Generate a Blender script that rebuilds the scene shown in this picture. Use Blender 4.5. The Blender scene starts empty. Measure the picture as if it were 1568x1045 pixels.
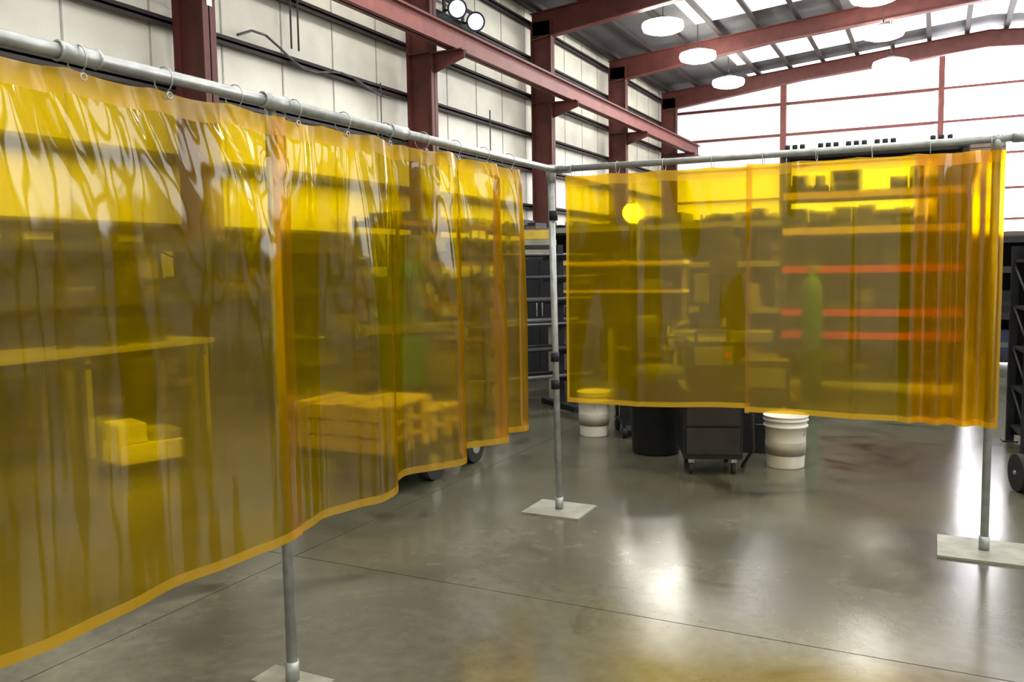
import bpy, bmesh, math, random
from mathutils import Vector, Matrix
random.seed(7)
S=bpy.context.scene
S.view_settings.view_transform='Standard'
S.view_settings.look='None'

# ---------------------------------------------------------------- materials
def new_mat(name):
    m=bpy.data.materials.new(name); m.use_nodes=True
    nt=m.node_tree
    for n in list(nt.nodes): nt.nodes.remove(n)
    out=nt.nodes.new('ShaderNodeOutputMaterial')
    return m,nt,out
def L(nt,a,b): nt.links.new(a,b)
def mat(name,col,rough=.6,metal=0.,var=.15,scale=6.,bump=0.,spec=.5):
    m,nt,out=new_mat(name)
    b=nt.nodes.new('ShaderNodeBsdfPrincipled')
    tc=nt.nodes.new('ShaderNodeTexCoord'); no=nt.nodes.new('ShaderNodeTexNoise')
    no.inputs['Scale'].default_value=scale; no.inputs['Detail'].default_value=5
    L(nt,tc.outputs['Object'],no.inputs['Vector'])
    r=nt.nodes.new('ShaderNodeValToRGB')
    r.color_ramp.elements[0].position=.3; r.color_ramp.elements[1].position=.7
    r.color_ramp.elements[0].color=[c*(1-var) for c in col]+[1]
    r.color_ramp.elements[1].color=[min(1,c*(1+var)) for c in col]+[1]
    L(nt,no.outputs['Fac'],r.inputs['Fac']); L(nt,r.outputs['Color'],b.inputs['Base Color'])
    b.inputs['Roughness'].default_value=rough; b.inputs['Metallic'].default_value=metal
    b.inputs['Specular IOR Level'].default_value=spec
    if bump:
        bp=nt.nodes.new('ShaderNodeBump'); bp.inputs['Strength'].default_value=bump; bp.inputs['Distance'].default_value=.05
        L(nt,no.outputs['Fac'],bp.inputs['Height']); L(nt,bp.outputs['Normal'],b.inputs['Normal'])
    L(nt,b.outputs['BSDF'],out.inputs['Surface'])
    return m
def emis(name,col,st,base=.8):
    m,nt,out=new_mat(name)
    b=nt.nodes.new('ShaderNodeBsdfPrincipled')
    b.inputs['Base Color'].default_value=(base,base,base,1)
    b.inputs['Emission Color'].default_value=(*col,1); b.inputs['Emission Strength'].default_value=st
    L(nt,b.outputs['BSDF'],out.inputs['Surface'])
    return m

def curtain_mat(name,tint,haze,hazecol,rough=.07,base=.036,blur=.42):
    m,nt,out=new_mat(name)
    tc=nt.nodes.new('ShaderNodeTexCoord'); mp=nt.nodes.new('ShaderNodeMapping')
    mp.inputs['Scale'].default_value=(4,4,.9); L(nt,tc.outputs['Object'],mp.inputs['Vector'])
    no=nt.nodes.new('ShaderNodeTexNoise'); no.inputs['Scale'].default_value=1.6; no.inputs['Detail'].default_value=2
    L(nt,mp.outputs['Vector'],no.inputs['Vector'])
    bp=nt.nodes.new('ShaderNodeBump'); bp.inputs['Strength'].default_value=.3; bp.inputs['Distance'].default_value=.02
    L(nt,no.outputs['Fac'],bp.inputs['Height'])
    tr=nt.nodes.new('ShaderNodeBsdfTransparent'); tr.inputs['Color'].default_value=(*tint,1)
    rf=nt.nodes.new('ShaderNodeBsdfRefraction'); rf.inputs['Color'].default_value=(*tint,1)
    rf.inputs['IOR'].default_value=1.03; rf.inputs['Roughness'].default_value=.38
    m0=nt.nodes.new('ShaderNodeMixShader'); m0.inputs[0].default_value=blur
    L(nt,tr.outputs[0],m0.inputs[1]); L(nt,rf.outputs[0],m0.inputs[2])
    df=nt.nodes.new('ShaderNodeBsdfDiffuse'); df.inputs['Color'].default_value=(*hazecol,1)
    tl=nt.nodes.new('ShaderNodeBsdfTranslucent'); tl.inputs['Color'].default_value=(*hazecol,1)
    hz=nt.nodes.new('ShaderNodeMixShader'); hz.inputs[0].default_value=.5
    L(nt,df.outputs[0],hz.inputs[1]); L(nt,tl.outputs[0],hz.inputs[2])
    m1=nt.nodes.new('ShaderNodeMixShader'); m1.inputs[0].default_value=haze
    L(nt,m0.outputs[0],m1.inputs[1]); L(nt,hz.outputs[0],m1.inputs[2])
    gl=nt.nodes.new('ShaderNodeBsdfGlossy'); gl.inputs['Roughness'].default_value=rough
    gl.inputs['Color'].default_value=(1,1,1,1); L(nt,bp.outputs['Normal'],gl.inputs['Normal'])
    lw=nt.nodes.new('ShaderNodeLayerWeight'); 
    pw=nt.nodes.new('ShaderNodeMath'); pw.operation='POWER'; pw.inputs[1].default_value=5
    L(nt,lw.outputs['Facing'],pw.inputs[0])
    ma=nt.nodes.new('ShaderNodeMath'); ma.operation='MULTIPLY_ADD'; ma.inputs[1].default_value=.25; ma.inputs[2].default_value=base
    L(nt,pw.outputs[0],ma.inputs[0])
    m2=nt.nodes.new('ShaderNodeMixShader'); L(nt,ma.outputs[0],m2.inputs[0])
    L(nt,m1.outputs[0],m2.inputs[1]); L(nt,gl.outputs[0],m2.inputs[2])
    L(nt,m2.outputs[0],out.inputs['Surface'])
    return m

M={}
M['vinyl']=curtain_mat('yellow_vinyl',(.80,.56,.001),.12,(.86,.56,.001))
M['hem']=curtain_mat('vinyl_hem',(.88,.56,.01),.42,(.92,.55,.02),.2)
M['galv']=mat('galvanised_pipe',(.36,.38,.37),.42,.6,.2,20)
M['plate']=mat('base_plate_steel',(.25,.25,.20),.5,.2,.25,8)
M['steel']=mat('red_oxide_steel',(.11,.027,.022),.6,0,.25,3)
M['steelred']=mat('red_runway_steel',(.20,.055,.046),.55,0,.2,3)
M['girt']=mat('dark_girt',(.035,.026,.024),.7,0,.2,3)
M['insul']=mat('white_vinyl_insulation',(.82,.81,.70),.5,0,.12,.9,.6)
M['deck']=mat('roof_deck',(.12,.12,.13),.7,0,.15,1.5)
M['sky']=emis('skylight_panel',(1,1,1),3.6)
M['lamp']=emis('lamp_lens',(1,.95,.84),38)
M['glow_wall']=emis('glowing_white_wall',(1,.99,1),.85)  # white back wall, its brightness put in as emission
M['door']=emis('daylit_door_panel',(.95,.95,1),14)
M['window']=emis('daylit_window_panel',(.95,.97,1),6.5)
M['flood']=emis('bluish_flood_lens',(.42,.60,1),4)
M['blocker']=mat('added_brown_blocker',(.13,.10,.07),.6,0,.2,2)  # added brown panel, blocks door glow behind the right curtain
M['black']=mat('black_paint',(.010,.011,.014),.55,0,.3,spec=.3)
M['dark']=mat('dark_grey_paint',(.022,.022,.024),.55,0,.3,spec=.3)
M['grey']=mat('grey_paint',(.11,.115,.12),.5)
M['white']=mat('white_plastic',(.66,.64,.58),.5,0,.1)
M['card']=mat('cardboard',(.15,.11,.07),.8)
M['wood']=mat('pallet_wood',(.30,.23,.14),.8,0,.4,9)
M['red']=mat('red_paint',(.50,.035,.02),.4)
M['green']=mat('green_paint',(.015,.11,.035),.4)
M['blue']=mat('blue_paint',(.02,.03,.07),.45)
M['rubber']=mat('rubber',(.012,.012,.012),.8)
M['beige']=mat('beige_paint',(.28,.26,.20),.5)
M['yellow']=mat('yellow_paint',(.6,.42,.05),.45)
M['wall']=mat('painted_wall',(.45,.45,.42),.6)
M['label']=mat('label_white',(.8,.8,.78),.5)

# ---------------------------------------------------------------- builder
class B:
    def __init__(s,name):
        s.name=name; s.bm=bmesh.new(); s.mats=[]
    def mi(s,m):
        if m not in s.mats: s.mats.append(m)
        return s.mats.index(m)
    def box(s,x0,x1,y0,y1,z0,z1,m,rot=None,piv=None):
        vs=[Vector((x,y,z)) for z in (z0,z1) for x,y in ((x0,y0),(x1,y0),(x1,y1),(x0,y1))]
        if rot:
            p=Vector(piv) if piv else Vector(((x0+x1)/2,(y0+y1)/2,(z0+z1)/2))
            vs=[p+rot@(v-p) for v in vs]
        v=[s.bm.verts.new(c) for c in vs]; k=s.mi(m)
        for f in ((3,2,1,0),(4,5,6,7),(0,1,5,4),(1,2,6,5),(2,3,7,6),(3,0,4,7)):
            fc=s.bm.faces.new([v[i] for i in f]); fc.material_index=k
    def prism(s,pts,y0,y1,m):   # pts in XZ, extruded in Y
        k=s.mi(m); a=[s.bm.verts.new((x,y0,z)) for x,z in pts]; b=[s.bm.verts.new((x,y1,z)) for x,z in pts]
        n=len(pts)
        s.bm.faces.new(a).material_index=k; s.bm.faces.new(b[::-1]).material_index=k
        for i in range(n): s.bm.faces.new((a[i],b[i],b[(i+1)%n],a[(i+1)%n])).material_index=k
    def cyl(s,p0,p1,r,m,seg=16,r2=None):
        p0=Vector(p0);p1=Vector(p1); r2=r if r2 is None else r2
        d=(p1-p0).normalized(); a=d.orthogonal().normalized(); b=d.cross(a); k=s.mi(m)
        A=[];C=[]
        for i in range(seg):
            t=2*math.pi*i/seg; o=a*math.cos(t)+b*math.sin(t)
            A.append(s.bm.verts.new(p0+o*r)); C.append(s.bm.verts.new(p1+o*r2))
        for i in range(seg):
            f=s.bm.faces.new((A[i],A[(i+1)%seg],C[(i+1)%seg],C[i])); f.material_index=k; f.smooth=True
        s.bm.faces.new(A[::-1]).material_index=k; s.bm.faces.new(C).material_index=k
    def tube(s,pts,r,m,seg=8):
        for i in range(len(pts)-1): s.cyl(pts[i],pts[i+1],r,m,seg)
    def lathe(s,prof,m,seg=32,c=(0,0)):
        k=s.mi(m); rings=[]
        for r,z in prof:
            rings.append([s.bm.verts.new((c[0]+max(r,1e-4)*math.cos(2*math.pi*i/seg),c[1]+max(r,1e-4)*math.sin(2*math.pi*i/seg),z)) for i in range(seg)])
        for a,b in zip(rings,rings[1:]):
            for i in range(seg):
                f=s.bm.faces.new((a[i],a[(i+1)%seg],b[(i+1)%seg],b[i])); f.material_index=k; f.smooth=True
    def torus(s,c,R,r,m,axis='Y',seg=20,rs=6,arc=2*math.pi):
        k=s.mi(m); rings=[]
        for i in range(seg+1):
            t=arc*i/seg; ring=[]
            for j in range(rs):
                q=2*math.pi*j/rs; rr=R+r*math.cos(q); h=r*math.sin(q)
                a,b=rr*math.cos(t),rr*math.sin(t)
                p={'Y':(a,h,b),'X':(h,a,b),'Z':(a,b,h)}[axis]
                ring.append(s.bm.verts.new(Vector(c)+Vector(p)))
            rings.append(ring)
        for a,b in zip(rings,rings[1:]):
            for j in range(rs):
                f=s.bm.faces.new((a[j],a[(j+1)%rs],b[(j+1)%rs],b[j])); f.material_index=k; f.smooth=True
    def done(s,loc=(0,0,0),rz=0,bevel=0,parent=None):
        bmesh.ops.recalc_face_normals(s.bm,faces=s.bm.faces)
        me=bpy.data.meshes.new(s.name); s.bm.to_mesh(me); s.bm.free()
        for m in s.mats: me.materials.append(M[m])
        o=bpy.data.objects.new(s.name,me); S.collection.objects.link(o)
        o.location=loc; o.rotation_euler=(0,0,rz)
        if bevel:
            md=o.modifiers.new('bevel','BEVEL'); md.width=bevel; md.segments=2; md.limit_method='ANGLE'
        if parent: o.parent=parent
        return o

# ---------------------------------------------------------------- shell
XL,XR,Y0,Y1=-11.0,14.0,-6.0,38.5
XM=1.5
def zr(x): return 9.2+.083*((x-XL) if x<XM else (XM-XL)-(x-XM)*1.0)
COLY=[10+6.6*i for i in range(-2,5)]

# floor
m,nt,out=new_mat('polished_concrete'); M['floor']=m
b=nt.nodes.new('ShaderNodeBsdfPrincipled'); tc=nt.nodes.new('ShaderNodeTexCoord')
n1=nt.nodes.new('ShaderNodeTexNoise'); n1.inputs['Scale'].default_value=.75; n1.inputs['Detail'].default_value=9; n1.inputs['Roughness'].default_value=.68; n1.inputs['Distortion'].default_value=.6
n2=nt.nodes.new('ShaderNodeTexNoise'); n2.inputs['Scale'].default_value=14; n2.inputs['Detail'].default_value=6
n3=nt.nodes.new('ShaderNodeTexNoise'); n3.inputs['Scale'].default_value=1.1; n3.inputs['Detail'].default_value=4; n3.inputs['Distortion'].default_value=1.2
for n in (n1,n2,n3): L(nt,tc.outputs['Object'],n.inputs['Vector'])
r1=nt.nodes.new('ShaderNodeValToRGB'); e=r1.color_ramp.elements
e[0].position=.32; e[0].color=(.042,.041,.026,1); e[1].position=.68; e[1].color=(.128,.126,.088,1)
L(nt,n1.outputs['Fac'],r1.inputs['Fac'])
r2=nt.nodes.new('ShaderNodeValToRGB'); e=r2.color_ramp.elements
e[0].position=.3; e[0].color=(.85,.85,.85,1); e[1].position=.7; e[1].color=(1.1,1.1,1.1,1)
L(nt,n2.outputs['Fac'],r2.inputs['Fac'])
r3=nt.nodes.new('ShaderNodeValToRGB'); e=r3.color_ramp.elements   # dark oil stains
e[0].position=.33; e[0].color=(.5,.48,.43,1); e[1].position=.42; e[1].color=(1,1,1,1)
L(nt,n3.outputs['Fac'],r3.inputs['Fac'])
mx=nt.nodes.new('ShaderNodeMix'); mx.data_type='RGBA'; mx.blend_type='MULTIPLY'; mx.inputs[0].default_value=1
L(nt,r1.outputs['Color'],mx.inputs[6]); L(nt,r2.outputs['Color'],mx.inputs[7])
mx2=nt.nodes.new('ShaderNodeMix'); mx2.data_type='RGBA'; mx2.blend_type='MULTIPLY'; mx2.inputs[0].default_value=1
L(nt,mx.outputs[2],mx2.inputs[6]); L(nt,r3.outputs['Color'],mx2.inputs[7]); L(nt,mx2.outputs[2],b.inputs['Base Color'])
mr=nt.nodes.new('ShaderNodeMapRange'); mr.inputs[1].default_value=.3; mr.inputs[2].default_value=.7; mr.inputs[3].default_value=.26; mr.inputs[4].default_value=.16
L(nt,n1.outputs['Fac'],mr.inputs[0]); L(nt,mr.outputs[0],b.inputs['Roughness'])
bp=nt.nodes.new('ShaderNodeBump'); bp.inputs['Strength'].default_value=.03; bp.inputs['Distance'].default_value=.01
L(nt,n2.outputs['Fac'],bp.inputs['Height']); L(nt,bp.outputs['Normal'],b.inputs['Normal'])
b.inputs['Specular IOR Level'].default_value=.8
L(nt,b.outputs['BSDF'],out.inputs['Surface'])

# floor slabs with real saw-cut joints
f=B('floor')
M['joint']=mat('joint_filler',(.02,.018,.015),.8)
f.box(XL,XR,Y0,Y1,-.2,-.006,'joint')
xs=[XL,-7.8,-3.2,1.4,6,10.6,XR]; ys=[Y0,-1.0,3.62,8.2,12.8,17.4,22,26.6,31.2,35.8,Y1]
g=.003
for i in range(len(xs)-1):
    for j in range(len(ys)-1):
        f.box(xs[i]+(g if i else 0),xs[i+1]-g,ys[j]+(g if j else 0),ys[j+1]-g,-.005,0,'floor')
f.done()

# left wall
w=B('wall_left')
w.box(XL-.15,XL,Y0,Y1,0,zr(XL),'insul')
for z in (1.2,2.3,3.4,4.5,5.5,6.6,7.7,8.7):
    w.box(XL,XL+.2,Y0,Y1,z-.02,z+.02,'girt'); w.box(XL+.17,XL+.2,Y0,Y1,z-.08,z+.08,'girt')
y=Y0+.6
while y<Y1:      # insulation seams
    w.box(XL,XL+.012,y,y+.03,0,zr(XL),'wall'); y+=1.5
w.done()
w=B('wall_back')
w.box(XL,-.2,Y1,Y1+.15,3.2,10.3,'glow_wall'); w.box(XL,-.2,Y1,Y1+.15,0,3.2,'insul')
w.box(-.2,2.3,Y1,Y1+.15,6.3,10.3,'door'); w.box(-.2,2.3,Y1,Y1+.15,0,6.3,'blocker')
w.box(2.3,9.5,Y1,Y1+.15,1.0,10.3,'door'); w.box(2.3,9.5,Y1,Y1+.15,0,1.0,'insul'); w.box(9.5,XR,Y1,Y1+.15,0,10.3,'insul')
for k in range(25): w.box(-.2,2.3,Y1-.03,Y1,k*.25,k*.25+.02,'dark')  # slats on the added blocking panel
for z in (1.2,2.3,3.2,4.4,5.75,7.1,8.4):
    w.box(XL,XR,Y1-.2,Y1-.04,z-.05,z+.05,'steelred')
for x in (-6,0,6,10):
    w.box(x-.11,x+.11,Y1-.45,Y1-.2,0,zr(x)-.3,'steelred')
w.done()
w=B('wall_right')
w.box(XR,XR+.15,Y0,Y1,0,zr(XR),'insul')
for z in (1.2,2.3,3.4,4.5,5.5,6.6,7.7,8.7): w.box(XR-.2,XR,Y0,Y1,z-.06,z+.06,'girt')
w.done()
w=B('wall_front'); w.box(XL,XR,Y0-.15,Y0,0,10.4,'insul'); w.done()
# high daylight windows on right wall
for i,(ya,yb,za,zb) in enumerate(((4.6,8.8,3.6,6.4),(17.6,22,3.6,6.4),(11.2,15.6,3.6,6.4),(24.4,29,3.6,6.4),(-2.4,2.6,3.6,6.4))):
    d=B('window_%d'%(i+1))
    d.box(XR-.26,XR-.22,ya,yb,za,zb,'window')
    d.box(XR-.30,XR-.20,ya-.12,ya,za,zb+.12,'steel'); d.box(XR-.30,XR-.20,yb,yb+.12,za,zb+.12,'steel')
    d.box(XR-.30,XR-.20,ya,yb,zb,zb+.12,'steel'); d.box(XR-.30,XR-.20,ya,yb,za-.08,za,'steel')
    for k in range(1,4): yy=ya+(yb-ya)*k/4; d.box(XR-.275,XR-.255,yy-.03,yy+.03,za,zb,'dark')
    d.box(XR-.275,XR-.255,ya,yb,(za+zb)/2-.03,(za+zb)/2+.03,'dark')
    d.done()

# ceiling
c=B('ceiling')
def strip(ya,yb,m,xa=XL,xb=XR):
    for a,b_ in ((xa,XM),(XM,xb)):
        c.prism([(a,zr(a)),(b_,zr(b_)),(b_,zr(b_)+.06),(a,zr(a)+.06)],ya,yb,m)
yprev=Y0
for yc in COLY:
    a,b_=yc+1.3,yc+5.3
    if yc>36: a,b_=yc+.5,yc+1.6
    strip(yprev,a,'deck'); strip(a,b_,'sky',XL+3.7,XR-3.7)
    for xa,xb in ((XL,XL+3.7),(XR-3.7,XR)):
        c.prism([(xa,zr(xa)),(xb,zr(xb)),(xb,zr(xb)+.06),(xa,zr(xa)+.06)],a,b_,'deck')
    yprev=b_
strip(yprev,Y1,'deck')
c.done()
p=B('roof_purlins')
x=XL+.5
while x<XR:
    p.box(x-.03,x+.03,Y0,Y1,zr(x)-.24,zr(x)-.01,'girt'); p.box(x-.03,x+.13,Y0,Y1,zr(x)-.245,zr(x)-.22,'girt'); x+=1.25
p.done()
# rigid frames
for yc in COLY:
    r=B('steel_frame')
    fw=.13
    for sx in (1,-1):
        def X(v): return v if sx==1 else (XL+XR)-v
        a,bx=X(-10.78),X(-10.13); lo,hi=min(a,bx),max(a,bx)
        r.box(lo,hi,yc-.012,yc+.012,0,8.75,'steel')
        r.box(lo,lo+.03,yc-fw,yc+fw,0,8.75,'steel'); r.box(hi-.03,hi,yc-fw,yc+fw,0,8.75,'steel')
        for z in (2.0,6.4,8.3): r.box(lo,hi,yc-fw,yc+fw,z-.012,z+.012,'steel')
        ax,bx2=X(-10.13),X(-9.35)
        r.prism([(ax,5.95),(ax,6.38),(bx2,6.38),(bx2,6.2)],yc-.012,yc+.012,'steel')
        r.box(min(ax,bx2),max(ax,bx2),yc-fw,yc+fw,6.36,6.39,'steel')
        xm=(-5) if sx==1 else X(-5)
        xa=X(-10.78)
        top=lambda q: zr(q)-.24
        pts=[(xa,top(xa)),(xm,top(xm)),(XM,top(XM)),(XM,top(XM)-.62),(xm,top(xm)-.55),(xa,8.2)]
        r.prism(pts,yc-.012,yc+.012,'steel')
        for (u,v) in (((xa,top(xa)),(XM,top(XM))),):
            r.prism([u,v,(v[0],v[1]-.03),(u[0],u[1]-.03)],yc-fw,yc+fw,'steel')
        for u,v in (((xa,8.2),(xm,top(xm)-.55)),((xm,top(xm)-.55),(XM,top(XM)-.62))):
            r.prism([u,v,(v[0],v[1]+.03),(u[0],u[1]+.03)],yc-fw,yc+fw,'steelred')
    if yc==COLY[2]:
        r.box(-10.125,-10.12,yc-.05,yc+.06,5.7,6.3,'label')
    r.done()
for sx in (1,-1):
    r=B('crane_runway_beam'); x=-9.62 if sx==1 else XL+XR+9.62
    r.box(x-.02,x+.02,Y0+.3,Y1-.5,6.40,6.85,'steelred'); r.box(x-.13,x+.13,Y0+.3,Y1-.5,6.40,6.43,'steelred'); r.box(x-.13,x+.13,Y0+.3,Y1-.5,6.82,6.85,'steelred')
    r.box(x-.04,x+.04,Y0+.3,Y1-.5,6.85,6.92,'dark')
    r.done()
# pair of flood lights mounted high on the wall girts
w=B('flood_light_pair')
w.box(-10.79,-10.73,17.7,19.6,7.62,7.72,'dark'); w.box(-10.79,-10.73,17.7,19.6,8.05,8.13,'dark')
for yy,zz in ((18.15,7.80),(19.05,7.72)):
    c0=Vector((-10.42,yy,zz)); dd=Vector((.62,-.72,-.30)).normalized()
    w.cyl(c0-dd*.14,c0+dd*.12,.14,'dark',24,.24); w.cyl(c0+dd*.121,c0+dd*.135,.19,'flood',24)
    w.cyl((-10.76,yy,zz),c0-dd*.1,.03,'dark',8)
    w.box(-10.78,-10.74,yy-.05,yy+.05,7.65,8.1,'dark')
w.done()
# wall conduit + hanging cables
w=B('wall_conduit')
pts=[(-10.72,11.2+ t*.35, 5.62+ .25*math.sin(t*.9)*math.exp(-t*.12)-.02*t) for t in range(14)]
w.tube(pts,.022,'grey')
w.cyl((-10.75,12.6,5.7),(-10.75,12.6,9.0),.018,'grey'); w.cyl((-10.75,12.8,5.7),(-10.75,12.8,9.0),.018,'grey')
w.cyl((-10.75,15.4,4.2),(-10.75,15.4,5.6),.014,'grey'); w.cyl((-10.75,20.4,4.0),(-10.75,20.4,5.8),.018,'grey')
w.cyl((-10.7,6.4,6.0),(-10.7,10.0,5.9),.03,'grey')
w.done()
# high-bay lamps close to the roof
for x in (-7.2,-1.6,4.2,9.6):
    for y in (-1.0,6.0,14,24.4,28.4,33.0):
        if x==-7.2 and y<10: continue
        o=B('high_bay_lamp')
        o.lathe([(0,-.03),(.40,-.02),(.56,.04),(.60,.13),(.58,.24),(.42,.29)],'lamp',16)
        o.lathe([(.42,.29),(.34,.34),(.13,.36),(.13,.42),(0,.43)],'grey',18)
        o.cyl((0,0,.42),(0,0,zr(x)-8.3-.02),.02,'dark',6)
        o.done((x,y,8.3))

# ---------------------------------------------------------------- welding screens
def interp(x,pts):
    if x<=pts[0][0]: return pts[0][1]
    for (a,b_),(c_,d) in zip(pts,pts[1:]):
        if x<=c_: 
            t=(x-a)/(c_-a); return b_+(d-b_)*t
    return pts[-1][1]
def wr(s,z,ztop,seed):
    rnd=random.Random(seed); v=0
    for i in range(9):
        k=rnd.uniform(7,30); a=.028/k*rnd.uniform(.5,1.2); ph=rnd.uniform(0,6.28); m_=rnd.uniform(-2.4,2.4)
        v+=a*math.sin(k*s+ph+m_*z+.9*math.sin(3*z+ph))
    d=ztop-z
    env=.20+2.7*math.exp(-(d/.50)**2)
    for i in range(3):
        k=2*math.pi/.30*(i+1); a=.0020/(i+1)**.5*math.exp(-d/.25)
        v+=a*math.sin(k*s/(1+.25*d)+i*1.7)
    e2=min(1,d/.09+.12)
    return v*env*e2
def curtain(name,p0,p1,ztop,zbot,off,parent,seed,hookstep=.30,zsag=.012,he=(.022,.022)):
    p0=Vector(p0);p1=Vector(p1); d=p1-p0; Ln=d.length; t=d.normalized(); n=Vector((-t.y,t.x))
    if n.dot(Vector((0,0))-p0)<0: n=-n     # toward working side
    nu=int(Ln/.0085)
    bm=bmesh.new()
    fr=[0,.02,.043,.0431]+[.0431+(.978-.0431)*i/60 for i in range(1,61)]+[.9781,.99,1]
    V=[]
    for i in range(nu+1):
        s=Ln*i/nu; col=[]
        zb=zbot(s)
        sg=-zsag*abs(math.sin(math.pi*s/hookstep))
        for q in fr:
            z=ztop+sg*(1-q)+(zb-ztop)*q
            amp=.45+.55*min(1,q*1.8)
            o=off(s)*amp+wr(s,z,ztop,seed)
            P=p0+t*s+n*o
            col.append(bm.verts.new((P.x,P.y,z)))
        V.append(col)
    for i in range(nu):
        s=Ln*(i+.5)/nu
        for j in range(len(fr)-1):
            fc=bm.faces.new((V[i][j],V[i+1][j],V[i+1][j+1],V[i][j+1])); fc.smooth=True
            q=(fr[j]+fr[j+1])/2
            fc.material_index=1 if (q<.0431 or q>.978 or s<he[0] or s>Ln-he[1]) else 0
    me=bpy.data.meshes.new(name); bm.to_mesh(me); bm.free()
    me.materials.append(M['vinyl']); me.materials.append(M['hem'])
    o=bpy.data.objects.new(name,me); S.collection.objects.link(o); o.parent=parent
    return o
def empty(name,loc=(0,0,0)):
    e=bpy.data.objects.new(name,None); S.collection.objects.link(e); e.location=loc; e.empty_display_size=.3
    return e
ZR=2.22; RX=-2.19
def post(b,x,y,ztop,plate,lean=(0,0)):
    b.box(x-plate[0]/2,x+plate[0]/2,y-plate[1]/2,y+plate[1]/2,0,.012,'plate')
    b.cyl((x,y,.012),(x,y,.09),.027,'galv',20)
    b.cyl((x,y,.05),(x+lean[0],y+lean[1],ztop),.021,'galv',20)
scrL=empty('welding_curtain_screen'); 
fr=B('frame')
PX=RX-.02
post(fr,PX,0.0,ZR,(.36,.36)); post(fr,PX,2.46,ZR,(.30,.14)); post(fr,RX,5.04,ZR,(.40,.34),(-.03,-.01))
fr.cyl((RX,-.1,ZR),(RX,2.46,ZR),.021,'galv',20); fr.cyl((RX,2.46,ZR),(RX-.01,5.04,ZR),.0205,'galv',20)
for y in (1.66,2.46,3.26): fr.cyl((RX,y-.06,ZR),(RX,y+.06,ZR),.028,'galv',20); fr.torus((RX,y-.06,ZR),.026,.005,'galv','Y'); fr.torus((RX,y+.06,ZR),.026,.005,'galv','Y')
fr.cyl((RX-.03,5.03,ZR-.08),(RX-.03,5.03,ZR+.03),.030,'galv')
for z in (1.02,.84,1.93): fr.cyl((RX-.015,5.03,z-.03),(RX-.015,5.03,z+.03),.028,'black')
fr.done(parent=scrL)
hk=B('hooks')
for i in range(16):
    y=-.15+.30*i
    hk.torus((RX+.010,y,ZR-.016),.040,.0022,'galv','Y'); 
    hk.torus((RX+.034,y,ZR-.066),.010,.0025,'galv','X',12)
hk.done(parent=scrL)
def offA(s):
    return .018*math.cos(2*math.pi*(s-.1)/.80)+.005*math.cos(2*math.pi*s/.33+1)+.012
def offB(s):
    y=2.42+s
    ph=interp(y,[(2.4,.15),(2.98,1.0),(3.62,2.0),(4.10,3.0),(4.40,4.0),(4.6,4.7)])
    a=interp(y,[(2.4,.012),(2.8,.05),(3.3,.08),(4.2,.075),(4.5,.05)])
    return a*math.cos(2*math.pi*ph)+.004*math.cos(2*math.pi*s/.17)+.012
CX=RX+.025
curtain('curtain_panel',(CX,-.2),(CX,2.48),ZR-.05,lambda s:.565+.03*s/2.6,offA,scrL,3,he=(.02,.0))
curtain('curtain_panel.001',(CX-.008,2.42),(CX-.008,4.52),ZR-.05,lambda s:.59+.07*s/2.1,offB,scrL,11,he=(.004,.022))

scrR=empty('welding_curtain_screen.001')
PA=Vector((-2.19,5.04)); PB=Vector((.34,5.23)); dR=(PB-PA).normalized()
fr=B('frame')
post(fr,PB.x-.07,PB.y+.0,ZR+.02,(.46,.40))
fr.cyl((PA.x-.03,PA.y-.01,ZR),(PB.x+.06,PB.y+.004,ZR+.02),.020,'galv',20)
fr.cyl((PB.x+.0,PB.y+.001,ZR+.02),(PB.x+.08,PB.y+.006,ZR+.02),.027,'galv',20)
fr.cyl((PB.x-.07,PB.y,ZR-.05),(PB.x-.07,PB.y,ZR+.04),.026,'galv',20)
q=PA+dR*.06; fr.cyl((q.x-.05,q.y,ZR),(q.x+.05,q.y+.003,ZR),.026,'galv')
fr.done(parent=scrR)
hk=B('hooks')
for i in range(9):
    q=PA+dR*(.12+.29*i); hk.torus((q.x,q.y-.012,ZR-.012),.038,.0022,'galv','X')
hk.done(parent=scrR)
def at(s): q=PA+dR*s; return (q.x,q.y-.035)
def offR1(s): return .010*math.cos(2*math.pi*s/.62)+.014*math.exp(-((s-.46)/.025)**2)
def offR2(s):
    a=interp(s,[(0,.010),(.80,.012),(.95,.028),(1.34,.032)])
    ph=interp(s,[(0,0),(.8,1.4),(1.34,5.4)])
    return a*math.cos(2*math.pi*ph)+.010*math.exp(-((s-.60)/.02)**2)
curtain('curtain_panel',at(.08),at(1.22),ZR-.045,lambda s:.735-.01*math.sin(4*s),offR1,scrR,21,zsag=.008,he=(.018,.0))
curtain('curtain_panel.001',at(1.19),at(2.51),ZR-.038,lambda s:.725-.02*s,offR2,scrR,33,zsag=.008,he=(.0,.02))
def offR3(s): return -.025+.016*math.cos(2*math.pi*s/.11)
curtain('curtain_panel.002',at(2.08),at(2.50),ZR-.04,lambda s:.71,offR3,scrR,37,zsag=.006,he=(.0,.0))

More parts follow.
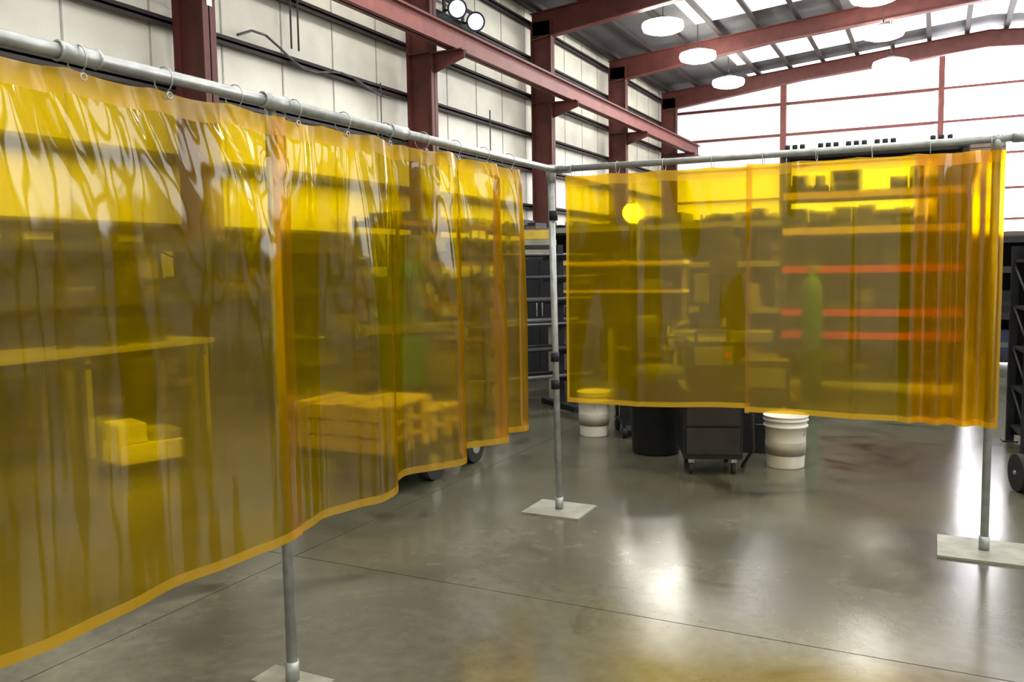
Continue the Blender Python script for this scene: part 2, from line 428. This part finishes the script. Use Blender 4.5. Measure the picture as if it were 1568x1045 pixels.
# ---------------------------------------------------------------- contents
def goods(b,x0,x1,y0,y1,z,hmax,pal,rnd,fill=.85):
    x=x0+.02
    while x<x1-.12:
        w_=rnd.uniform(.12,.42); w_=min(w_,x1-x-.02)
        if w_<.08: break
        if rnd.random()<fill:
            h=rnd.uniform(.3,.95)*hmax; m_=rnd.choice(pal); t=rnd.random()
            yc=(y0+y1)/2; dd=(y1-y0)*rnd.uniform(.3,.46)
            if t<.25:
                r=min(w_/2-.01,dd,h*.7); b.cyl((x+w_/2,yc,z),(x+w_/2,yc,z+h),r,m_); b.cyl((x+w_/2,yc,z+h),(x+w_/2,yc,z+h+.02),r*.5,'dark')
            elif t<.5:
                b.box(x,x+w_-.02,yc-dd,yc+dd,z,z+h*.45,m_); b.box(x+.02,x+w_-.06,yc-dd*.8,yc+dd*.7,z+h*.45+.005,z+h,rnd.choice(pal))
            else:
                b.box(x,x+w_-.02,yc-dd,yc+dd,z,z+h,m_); b.box(x+.01,x+w_-.03,yc-dd-.006,yc-dd,z+h*.3,z+h*.5,'grey' if rnd.random()<.3 else 'dark')
        x+=w_+.01
def rack(name,w_,d,h,levels,loc,rz,pal,up='dark',beam='dark',seed=1,top=True,fill=.85,back=False):
    b=B(name); rnd=random.Random(seed)
    n=max(1,round(w_/2.4)); 
    for i in range(n+1):
        x=-w_/2+w_*i/n
        for y in (-d/2,d/2-.05): b.box(x-.03,x+.03,y,y+.05,0,h,up); b.box(x-.06,x+.06,y-.03,y+.08,0,.01,up)
        z=.2
        while z<h-.35:
            b.cyl((x,-d/2+.03,z),(x,d/2-.03,z+.3),.012,up,6); z+=.35
    if back: b.box(-w_/2,w_/2,d/2,d/2+.015,.1,h,'black')
    for li,z in enumerate(levels):
        for y in (-d/2,d/2-.04): b.box(-w_/2,w_/2,y-.01,y+.04,z-.09,z,beam)
        b.box(-w_/2,w_/2,-d/2+.03,d/2-.03,z-.02,z+.005,'dark')
        nxt=levels[li+1]-.12 if li+1<len(levels) else h+ .15
        if li+1==len(levels) and not top: continue
        for i in range(n):
            goods(b,-w_/2+w_*i/n+.05,-w_/2+w_*(i+1)/n-.05,-d/2+.05,d/2-.05,z+.006,max(.15,nxt-z-.03),pal,rnd,fill)
    return b.done(loc,rz)
DK=['dark','black','dark','blue','card','black']
MX=['card','grey','dark','dark','black','blue','dark','beige']
for i,y in enumerate((-2.6,1.6,5.8,10.0)):
    rack('storage_rack',3.9,.9,2.0,[.15,.75,1.35,1.95],(-8.5,y,0),math.pi/2,DK,seed=10+i,beam='dark',back=True)
for i,y in enumerate((14.8,20,25.6,31)):
    rack('storage_rack',4.4,1.0,2.6,[.15,.95,1.75,2.5],(-9.2,y+.3,0),math.pi/2,MX,seed=30+i,beam='steel')
rack('pallet_rack',5.0,1.0,2.4,[.15,.9,1.65,2.3],(-4.6,14.6,0),0,MX,seed=51,beam='beige',up='beige',back=True)
rack('pallet_rack',2.6,1.0,2.0,[.15,.8,1.5,1.95],(1.9,15.2,0),0,DK,seed=52,beam='dark',back=True)
rack('pallet_rack',5.0,1.0,2.9,[.15,1.1,2.0,2.8],(-3.0,22.6,0),0,MX,seed=53,beam='steel',up='blue',back=True)
rack('pallet_rack',5.0,1.0,2.9,[.15,1.1,2.0,2.8],(8.4,24,0),0,MX,seed=54,beam='steel',up='blue',back=True)
rack('pallet_rack',6.0,1.0,3.2,[.15,1.1,2.1,3.1],(-4.6,31,0),0,MX,seed=55,beam='steel',up='blue')

# red shelf rack w/ black machines on top
b=B('red_shelving_unit'); rnd=random.Random(5)
w_=2.0
for x in (-w_/2,w_/2):
    for y in (-.35,.31): b.box(x-.03,x+.03,y,y+.05,0,2.98,'dark')
b.box(-w_/2,w_/2,.355,.37,.2,2.1,'black')
for z,mm in ((.2,'dark'),(.72,'red'),(1.0,'red'),(1.53,'red'),(2.0,'yellow'),(2.43,'yellow'),(2.95,'dark')):
    for y in (-.37,.31): b.box(-w_/2,w_/2,y,y+.04,z-.05,z+.035,mm)
    b.box(-w_/2,w_/2,-.33,.31,z-.01,z+.01,'dark')
for z,h in ((.21,.4),(.73,.17),(1.01,.4),(1.54,.36),(2.01,.3),(2.45,.4)): goods(b,-w_/2+.05,w_/2-.05,-.3,.28,z+.01,h,['dark','black','dark','grey','black'],rnd,.85)
for k in (0,1.1,2.0,2.9,4.6):
    x=-w_/2+.1+k*.36
    b.box(x-.14,x+.14,-.12,.12,2.962,3.02,'black')
    for j in range(3): b.cyl((x-.09+j*.09,0,3.02),(x-.09+j*.09,0,3.09),.032,'black',10)
b.done((-.74,11.4,0),.05)

# shelf/workbench at left of right curtain
b=B('tool_shelf_bench'); rnd=random.Random(8)
for x in (-.75,0,.75):
    for y in (-.3,.25): b.box(x-.025,x+.025,y,y+.05,0,1.68 if y>0 else .9,'beige')
b.box(-.8,.8,-.34,.34,.9,.95,'dark'); b.box(-.8,.8,0,.34,1.28,1.31,'yellow'); b.box(-.8,.8,0,.34,1.62,1.66,'yellow'); b.box(-.8,.8,-.3,.3,.25,.28,'dark')
b.box(-.8,.8,.30,.31,.3,1.6,'dark')
goods(b,-.7,.7,-.25,.25,.28,.45,['dark','card','blue'],rnd); goods(b,-.7,.7,.03,.3,1.31,.25,['dark','dark','card','grey'],rnd)
for k in range(8): b.cyl((.1+k*.075,.15,1.66),(.1+k*.075,.15,1.80),.018,'dark',8)
goods(b,-.7,.7,-.1,.29,.95,.28,['white','dark','dark'],rnd,.5)
b.done((-3.45,9.75,0),.05)

# work lamp
b=B('work_light_stand')
for k in range(3):
    a=k*2.1; b.cyl((.45*math.cos(a),.45*math.sin(a),.0),(0,0,.7),.014,'dark',8)
b.cyl((0,0,.55),(0,0,2.2),.018,'dark',10)
b.cyl((0,0,2.33),(0,.12,2.33),.14,'dark',24,.10); b.cyl((0,-.012,2.33),(0,0,2.33),.115,'lamp',24)
b.cyl((0,.06,2.2),(0,.06,2.3),.012,'dark',8)
b.done((-3.75,11.2,0),.3)

# buckets
def bucket(loc,h=.38,r=.155,rz=0):
    b=B('plastic_bucket')
    b.lathe([(0,.0),(r*.86,.0),(r*.87,.01),(r*.93,h*.55),(r*.95,h*.78),(r*1.03,h*.785),(r*1.03,h*.82),(r*.97,h*.825),(r*.98,h*.9),(r*1.04,h*.905),(r*1.05,h*.93),(r,h*.935),(r*1.01,h),(r*1.05,h),(r*1.05,h*.985),(r*.97,h*.985),(r*.84,.02),(0,.02)],'white',36)
    b.torus((0,0,h*.80),r*1.03,.003,'galv','X',20,6,-math.pi)
    b.lathe([(r*.905,h*.25),(r*.925,h*.25),(r*.945,h*.5),(r*.93,h*.5)],'beige',36)
    b.lathe([(0,h*.7),(r*.93,h*.7)],'dark',36)
    return b.done(loc,rz)
bucket((-2.89,7.5,0),.42,.155,.4); bucket((-1.04,6.9,0),.41,.165,1.2)

# welder cart (black box with casters, welding power source on top)
b=B('welding_machine_cart')
b.box(-.22,.22,-.26,.26,.12,.62,'black'); b.box(-.20,.20,-.275,-.262,.16,.36,'dark'); b.box(-.20,.20,-.275,-.262,.38,.6,'dark')
b.box(-.23,.23,-.28,.28,.62,.66,'dark'); b.box(-.17,.17,-.24,.22,.66,1.02,'black'); b.box(-.14,.14,-.25,-.241,.84,.98,'grey')
for k in (-.07,.07): b.cyl((k,-.27,.74),(k,-.24,.74),.028,'dark')
b.cyl((.1,-.265,.91),(.1,-.25,.91),.02,'red')
b.tube([(-.12,-.15,1.02),(-.12,-.15,1.09),(.12,-.15,1.09),(.12,-.15,1.02)],.012,'black')
for x in (-.16,.16):
    for y in (-.2,.2):
        b.cyl((x-.015,y,.045),(x+.015,y,.045),.045,'rubber',16); b.box(x-.022,x+.022,y-.03,y+.03,.085,.12,'galv')
b.tube([(.16,-.2,.75),(.28,-.3,.5),(.30,-.25,.2),(.24,-.1,.03),(.3,.1,.02)],.014,'rubber')
b.done((-1.58,6.62,0),.35,.006)
b=B('waste_bin')
b.lathe([(0,0),(.19,0),(.20,.02),(.225,.62),(.245,.62),(.245,.66),(.22,.66),(.19,.05),(0,.05)],'black',32)
b.lathe([(.25,.65),(.25,.68),(.2,.74),(0,.76)],'dark',32)
for a in range(4): b.box(.2*math.cos(a*1.57)-.01,.2*math.cos(a*1.57)+.04,.2*math.sin(a*1.57)-.03,.2*math.sin(a*1.57)+.03,.5,.56,'black')
b.done((-2.13,7.0,0),.2)
b=B('wire_feeder_cart')
for x in (-.22,.22):
    for y in (-.2,.2): b.box(x-.015,x+.015,y-.015,y+.015,.10,.8,'black'); b.cyl((x-.02,y,.05),(x+.02,y,.05),.05,'rubber',16)
for z in (.12,.45,.8): b.box(-.24,.24,-.22,.22,z,z+.02,'black')
b.box(-.2,.2,-.16,.16,.14,.4,'dark'); b.box(-.18,.18,-.18,.18,.47,.72,'black'); b.cyl((-.12,0,.98),(.12,0,.98),.15,'dark',24); b.box(-.15,.15,-.1,.1,.82,.85,'black')
b.tube([(-.24,-.2,.78),(-.24,-.34,.95),(.24,-.34,.95),(.24,-.2,.78)],.012,'black')
b.done((-2.48,7.75,0),.5)
b=B('equipment_case')
b.box(-.26,.26,-.17,.17,.0,.36,'black'); b.box(-.265,.265,-.175,.175,.37,.46,'black'); b.box(-.25,.25,-.16,.16,.36,.37,'grey')
b.tube([(-.08,-.18,.25),(-.08,-.21,.25),(.08,-.21,.25),(.08,-.18,.25)],.01,'dark')
for x in (-.15,.15): b.box(x-.02,x+.02,-.185,-.172,.34,.40,'galv')
b.box(-.2,.2,-.12,.12,.46,.78,'dark'); b.box(-.16,.16,-.13,-.121,.55,.72,'grey')
b.done((-1.30,7.45,0),.2,.008)
b=B('tire_stack')
b.lathe([(.17,0),(.26,.01),(.28,.06),(.28,.10),(.26,.15),(.17,.16),(.15,.12),(.15,.04),(.17,0)],'rubber',32)
b.lathe([(.17,.16),(.25,.165),(.27,.21),(.27,.25),(.25,.30),(.17,.31),(.15,.27),(.15,.2),(.17,.16)],'rubber',32)
b.done((-1.80,8.12,0))
def gascyl(loc,m_,h=1.45,r=.115):
    b=B('gas_cylinder')
    b.lathe([(0,0),(r,0),(r,h*.82),(r*.93,h*.87),(r*.6,h*.92),(r*.3,h*.94),(r*.3,h*.97),(0,h*.97)],m_,28)
    b.cyl((0,0,h*.96),(0,0,h*1.03),.018,'galv'); b.cyl((-.05,0,h),(.06,0,h),.014,'galv'); b.lathe([(.045,h*1.03),(.045,h*1.045),(0,h*1.045)],'dark',14)
    b.cyl((.06,-.02,h+.0),(.06,.02,h),.035,'galv')
    b.done(loc)
gascyl((-1.27,10.2,0),'green',1.55)
def machine(loc,rz,w_=1.3,d=.8,m1='green',m2='dark',sc=1):
    b=B('milling_machine')
    b.box(-w_/2*.7,w_/2*.7,-d/2,d/2,0,.12,m2); b.box(-.25,.25,-.05,d/2,.12,1.5,m1)
    b.box(-.2,.2,-d/2+.05,-.05,.12,.75,m1); b.box(-w_/2,w_/2,-d/2+.02,-.08,.8,.9,'grey'); b.box(-w_/2+.1,w_/2-.1,-d/2+.08,-.12,.75,.8,m2)
    b.box(-.14,.14,-d/2,.3,1.5,1.72,m1); b.cyl((0,-d/2+.15,1.05),(0,-d/2+.15,1.5),.07,m2); b.cyl((0,-d/2+.15,.95),(0,-d/2+.15,1.1),.03,'galv')
    b.cyl((0,-d/2+.15,1.72),(0,-d/2+.15,2.0),.11,m2); b.box(-.3,-.14,-.2,.05,1.2,1.5,'grey')
    b.torus((-w_/2-.06,-.25,.85),.09,.01,'galv','X'); b.cyl((-w_/2-.06,-.25,.85),(-w_/2,-.25,.85),.015,'galv')
    o=b.done(loc,rz,.01)
machine((-2.05,9.2,0),.2,1.0,.8,'dark','black'); machine((-6.2,9.3,0),.9,1.3,.9,'green'); machine((3.4,18.5,0),0,1.4,.9,'green'); machine((-5.6,18.3,0),.3,1.4,.9,'beige')
b=B('bar_stock_rack')
for x in (-.45,.45):
    b.box(x-.035,x+.035,-.04,.04,.02,1.85,'black'); b.box(x-.04,x+.04,-.4,.4,0,.06,'black')
    for z in (.35,.65,.95,1.2,1.45,1.7):
        b.box(x-.02,x+.02,-.35,.35,z-.02,z+.02,'black')
        for y in (-.34,.34): b.box(x-.02,x+.02,y-.01,y+.01,z,z+.07,'black')
rnd=random.Random(3)
for z in (.35,.65,.95,1.2,1.45,1.7):
    for k in range(4):
        y=rnd.uniform(.08,.3)*rnd.choice((-1,1)); rr=rnd.uniform(.012,.025); b.cyl((-.75,y,z+.02+rr),(.75,y,z+.02+rr),rr,rnd.choice(['dark','grey','dark']),8)
b.box(-.45,.45,-.03,.03,1.8,1.85,'black')
b.done((-4.1,8.5,0),.9)
b=B('storage_cabinet')
b.box(-.5,.5,-.25,.25,.05,1.75,'dark')
for x in (-.5+.004,.004): b.box(x,x+.49,-.27,-.252,.08,1.72,'black')
for x in (-.04,.04): b.cyl((x,-.29,.9),(x,-.29,1.1),.01,'galv',8); b.box(x-.005,x+.005,-.29,-.27,.9,.92,'galv'); b.box(x-.005,x+.005,-.29,-.27,1.08,1.1,'galv')
for x in (-.45,.4):
    for y in (-.2,.15): b.box(x,x+.05,y,y+.05,0,.05,'dark')
b.box(-.3,.2,-.2,.2,1.75,2.0,'beige'); b.box(-.25,.15,-.18,.1,2.005,2.13,'yellow')
b.done((-5.15,11.3,0),.3,.005)

# wheeled cart with wooden crates behind left curtain
b=B('pallet_trolley')
b.box(-.45,.45,-.8,.8,.24,.30,'dark')
for x in (-.38,.38):
    for y in (-.21,.42):
        b.cyl((x-.05,y,.135),(x+.05,y,.135),.135,'rubber',24); b.cyl((x-.055,y,.135),(x+.055,y,.135),.06,'galv',16); b.box(x-.03,x+.03,y-.03,y+.03,.2,.24,'dark')
b.tube([(-.3,.8,.27),(-.3,.95,.95),(.3,.95,.95),(.3,.8,.27)],.02,'dark')
for y0,n,ln in ((-.78,3,.50),(-.24,2,.50)):
    for k in range(n):
        z=.30+k*.115
        for yy in (0,ln/2-.04,ln-.08): b.box(-.42,.42,y0+yy,y0+yy+.08,z,z+.08,'wood')
        for i in range(7): b.box(-.42+i*.122,-.42+i*.122+.095,y0,y0+ln,z+.08,z+.10,'wood')
        for i in range(3): b.box(-.42+i*.37,-.42+i*.37+.1,y0,y0+ln,z+.102,z+.114,'wood')
b.box(-.3,.3,.32,.72,.30,.46,'dark')
b.box(-.2,.2,-.16,.12,.532,.60,'wood')
b.done((-3.80,5.63,0),0)
# workbench
b=B('workbench'); rnd=random.Random(12)
b.box(-1.4,1.4,-.4,.4,.9,.95,'beige')
for x in (-1.33,0,1.33):
    for y in (-.34,.28): b.box(x-.03,x+.03,y,y+.06,0,.9,'beige')
b.box(-1.33,1.33,-.02,.02,.2,.25,'dark'); b.box(-1.33,1.33,-.34,.3,.78,.83,'dark')
goods(b,-1.3,1.3,-.3,.3,.95,.3,['dark','black','dark'],rnd,.5)
b.cyl((.3,-.2,.95),(.3,-.2,1.12),.04,'blue'); b.box(.2,.4,-.35,-.1,1.12,1.2,'blue')
b.done((-6.9,4.9,0),math.pi/2,.004)
b=B('crate_stack')
b.box(-.28,.28,-.2,.2,0,.1,'dark'); b.box(-.26,.26,-.19,.19,.1,.26,'white'); b.box(-.24,-.02,-.18,.16,.265,.42,'white'); b.box(.03,.25,-.16,.16,.265,.34,'beige')
for x in (-.26,.24): b.box(x,x+.02,-.21,-.19,.1,.26,'beige')
b.done((-5.75,4.75,0),1.2,.01)
b=B('engine_hoist')
b.box(-.45,-.38,-.7,.7,.08,.15,'dark'); b.box(.38,.45,-.7,.7,.08,.15,'dark'); b.box(-.38,.38,.6,.7,.08,.16,'dark'); b.box(-.05,.05,.6,.7,.16,1.5,'dark')
b.box(-.04,.04,-.7,.75,1.5,1.58,'dark'); b.cyl((0,.55,.6),(0,.1,1.5),.03,'black'); b.cyl((0,-.66,1.2),(0,-.66,1.5),.008,'galv'); b.torus((0,-.66,1.16),.035,.01,'galv','X')
for x in (-.415,.415):
    for y in (-.65,.62): b.cyl((x-.02,y,.04),(x+.02,y,.04),.04,'rubber')
b.done((-4.9,2.0,0),1.0)
for i,(x,y,c_) in enumerate(((-6.2,7.4,'blue'),(-6.95,7.7,'dark'),(-6.5,2.6,'dark'),(-6.9,1.9,'blue'))):
    b=B('steel_drum'); r=.29
    b.lathe([(0,0),(r,0),(r,.28),(r+.012,.29),(r,.30),(r,.57),(r+.012,.58),(r,.59),(r,.86),(r+.01,.88),(r-.01,.88),(r-.02,.86),(0,.86)],c_,32); b.cyl((.15,0,.86),(.15,0,.88),.035,'galv'); b.done((x,y,0))

# right edge : hand truck and dark rack
b=B('hand_truck')
b.cyl((-.2,0,.13),(-.25,0,.13),.13,'rubber',24); b.cyl((.2,0,.13),(.25,0,.13),.13,'rubber',24); b.cyl((-.26,0,.13),(.26,0,.13),.015,'galv')
b.tube([(-.17,-.05,.02),(-.17,.05,.9),(-.14,.12,1.2),(.14,.12,1.2),(.17,.05,.9),(.17,-.05,.02)],.016,'dark',10)
for z in (.3,.55,.8): b.cyl((-.17,z*.06,z),(.17,z*.06,z),.012,'dark')
b.box(-.2,.2,-.3,-.04,.0,.012,'dark'); b.box(-.14,.14,-.28,-.05,.014,.4,'black')
b.done((.76,6.8,0),.3)
rack('storage_rack',2.4,.7,1.72,[.15,.5,.85,1.2,1.6],(1.84,8.4,0),.1,['black','black','dark'],up='black',beam='black',seed=77,back=True,fill=.95)

# ---------------------------------------------------------------- world + camera
W=bpy.data.worlds.new('World'); S.world=W; W.use_nodes=True
W.node_tree.nodes['Background'].inputs[0].default_value=(.8,.88,1,1); W.node_tree.nodes['Background'].inputs[1].default_value=1.0
cd=bpy.data.cameras.new('camera'); cam=bpy.data.objects.new('camera',cd); S.collection.objects.link(cam)
cd.sensor_width=36; cd.lens=29.85; cd.clip_end=200
yaw=math.atan(.5); pit=math.radians(4.92)
r0=Vector((math.cos(yaw),math.sin(yaw),0)); f0=Vector((-math.sin(yaw)*math.cos(pit),math.cos(yaw)*math.cos(pit),-math.sin(pit)))
u0=r0.cross(f0)
th=.016
Xc=(r0-u0*th).normalized(); Yc=(u0+r0*th).normalized(); Zc=-f0
cam.matrix_world=Matrix(((Xc.x,Yc.x,Zc.x,0),(Xc.y,Yc.y,Zc.y,0),(Xc.z,Yc.z,Zc.z,1.6),(0,0,0,1)))
S.camera=cam
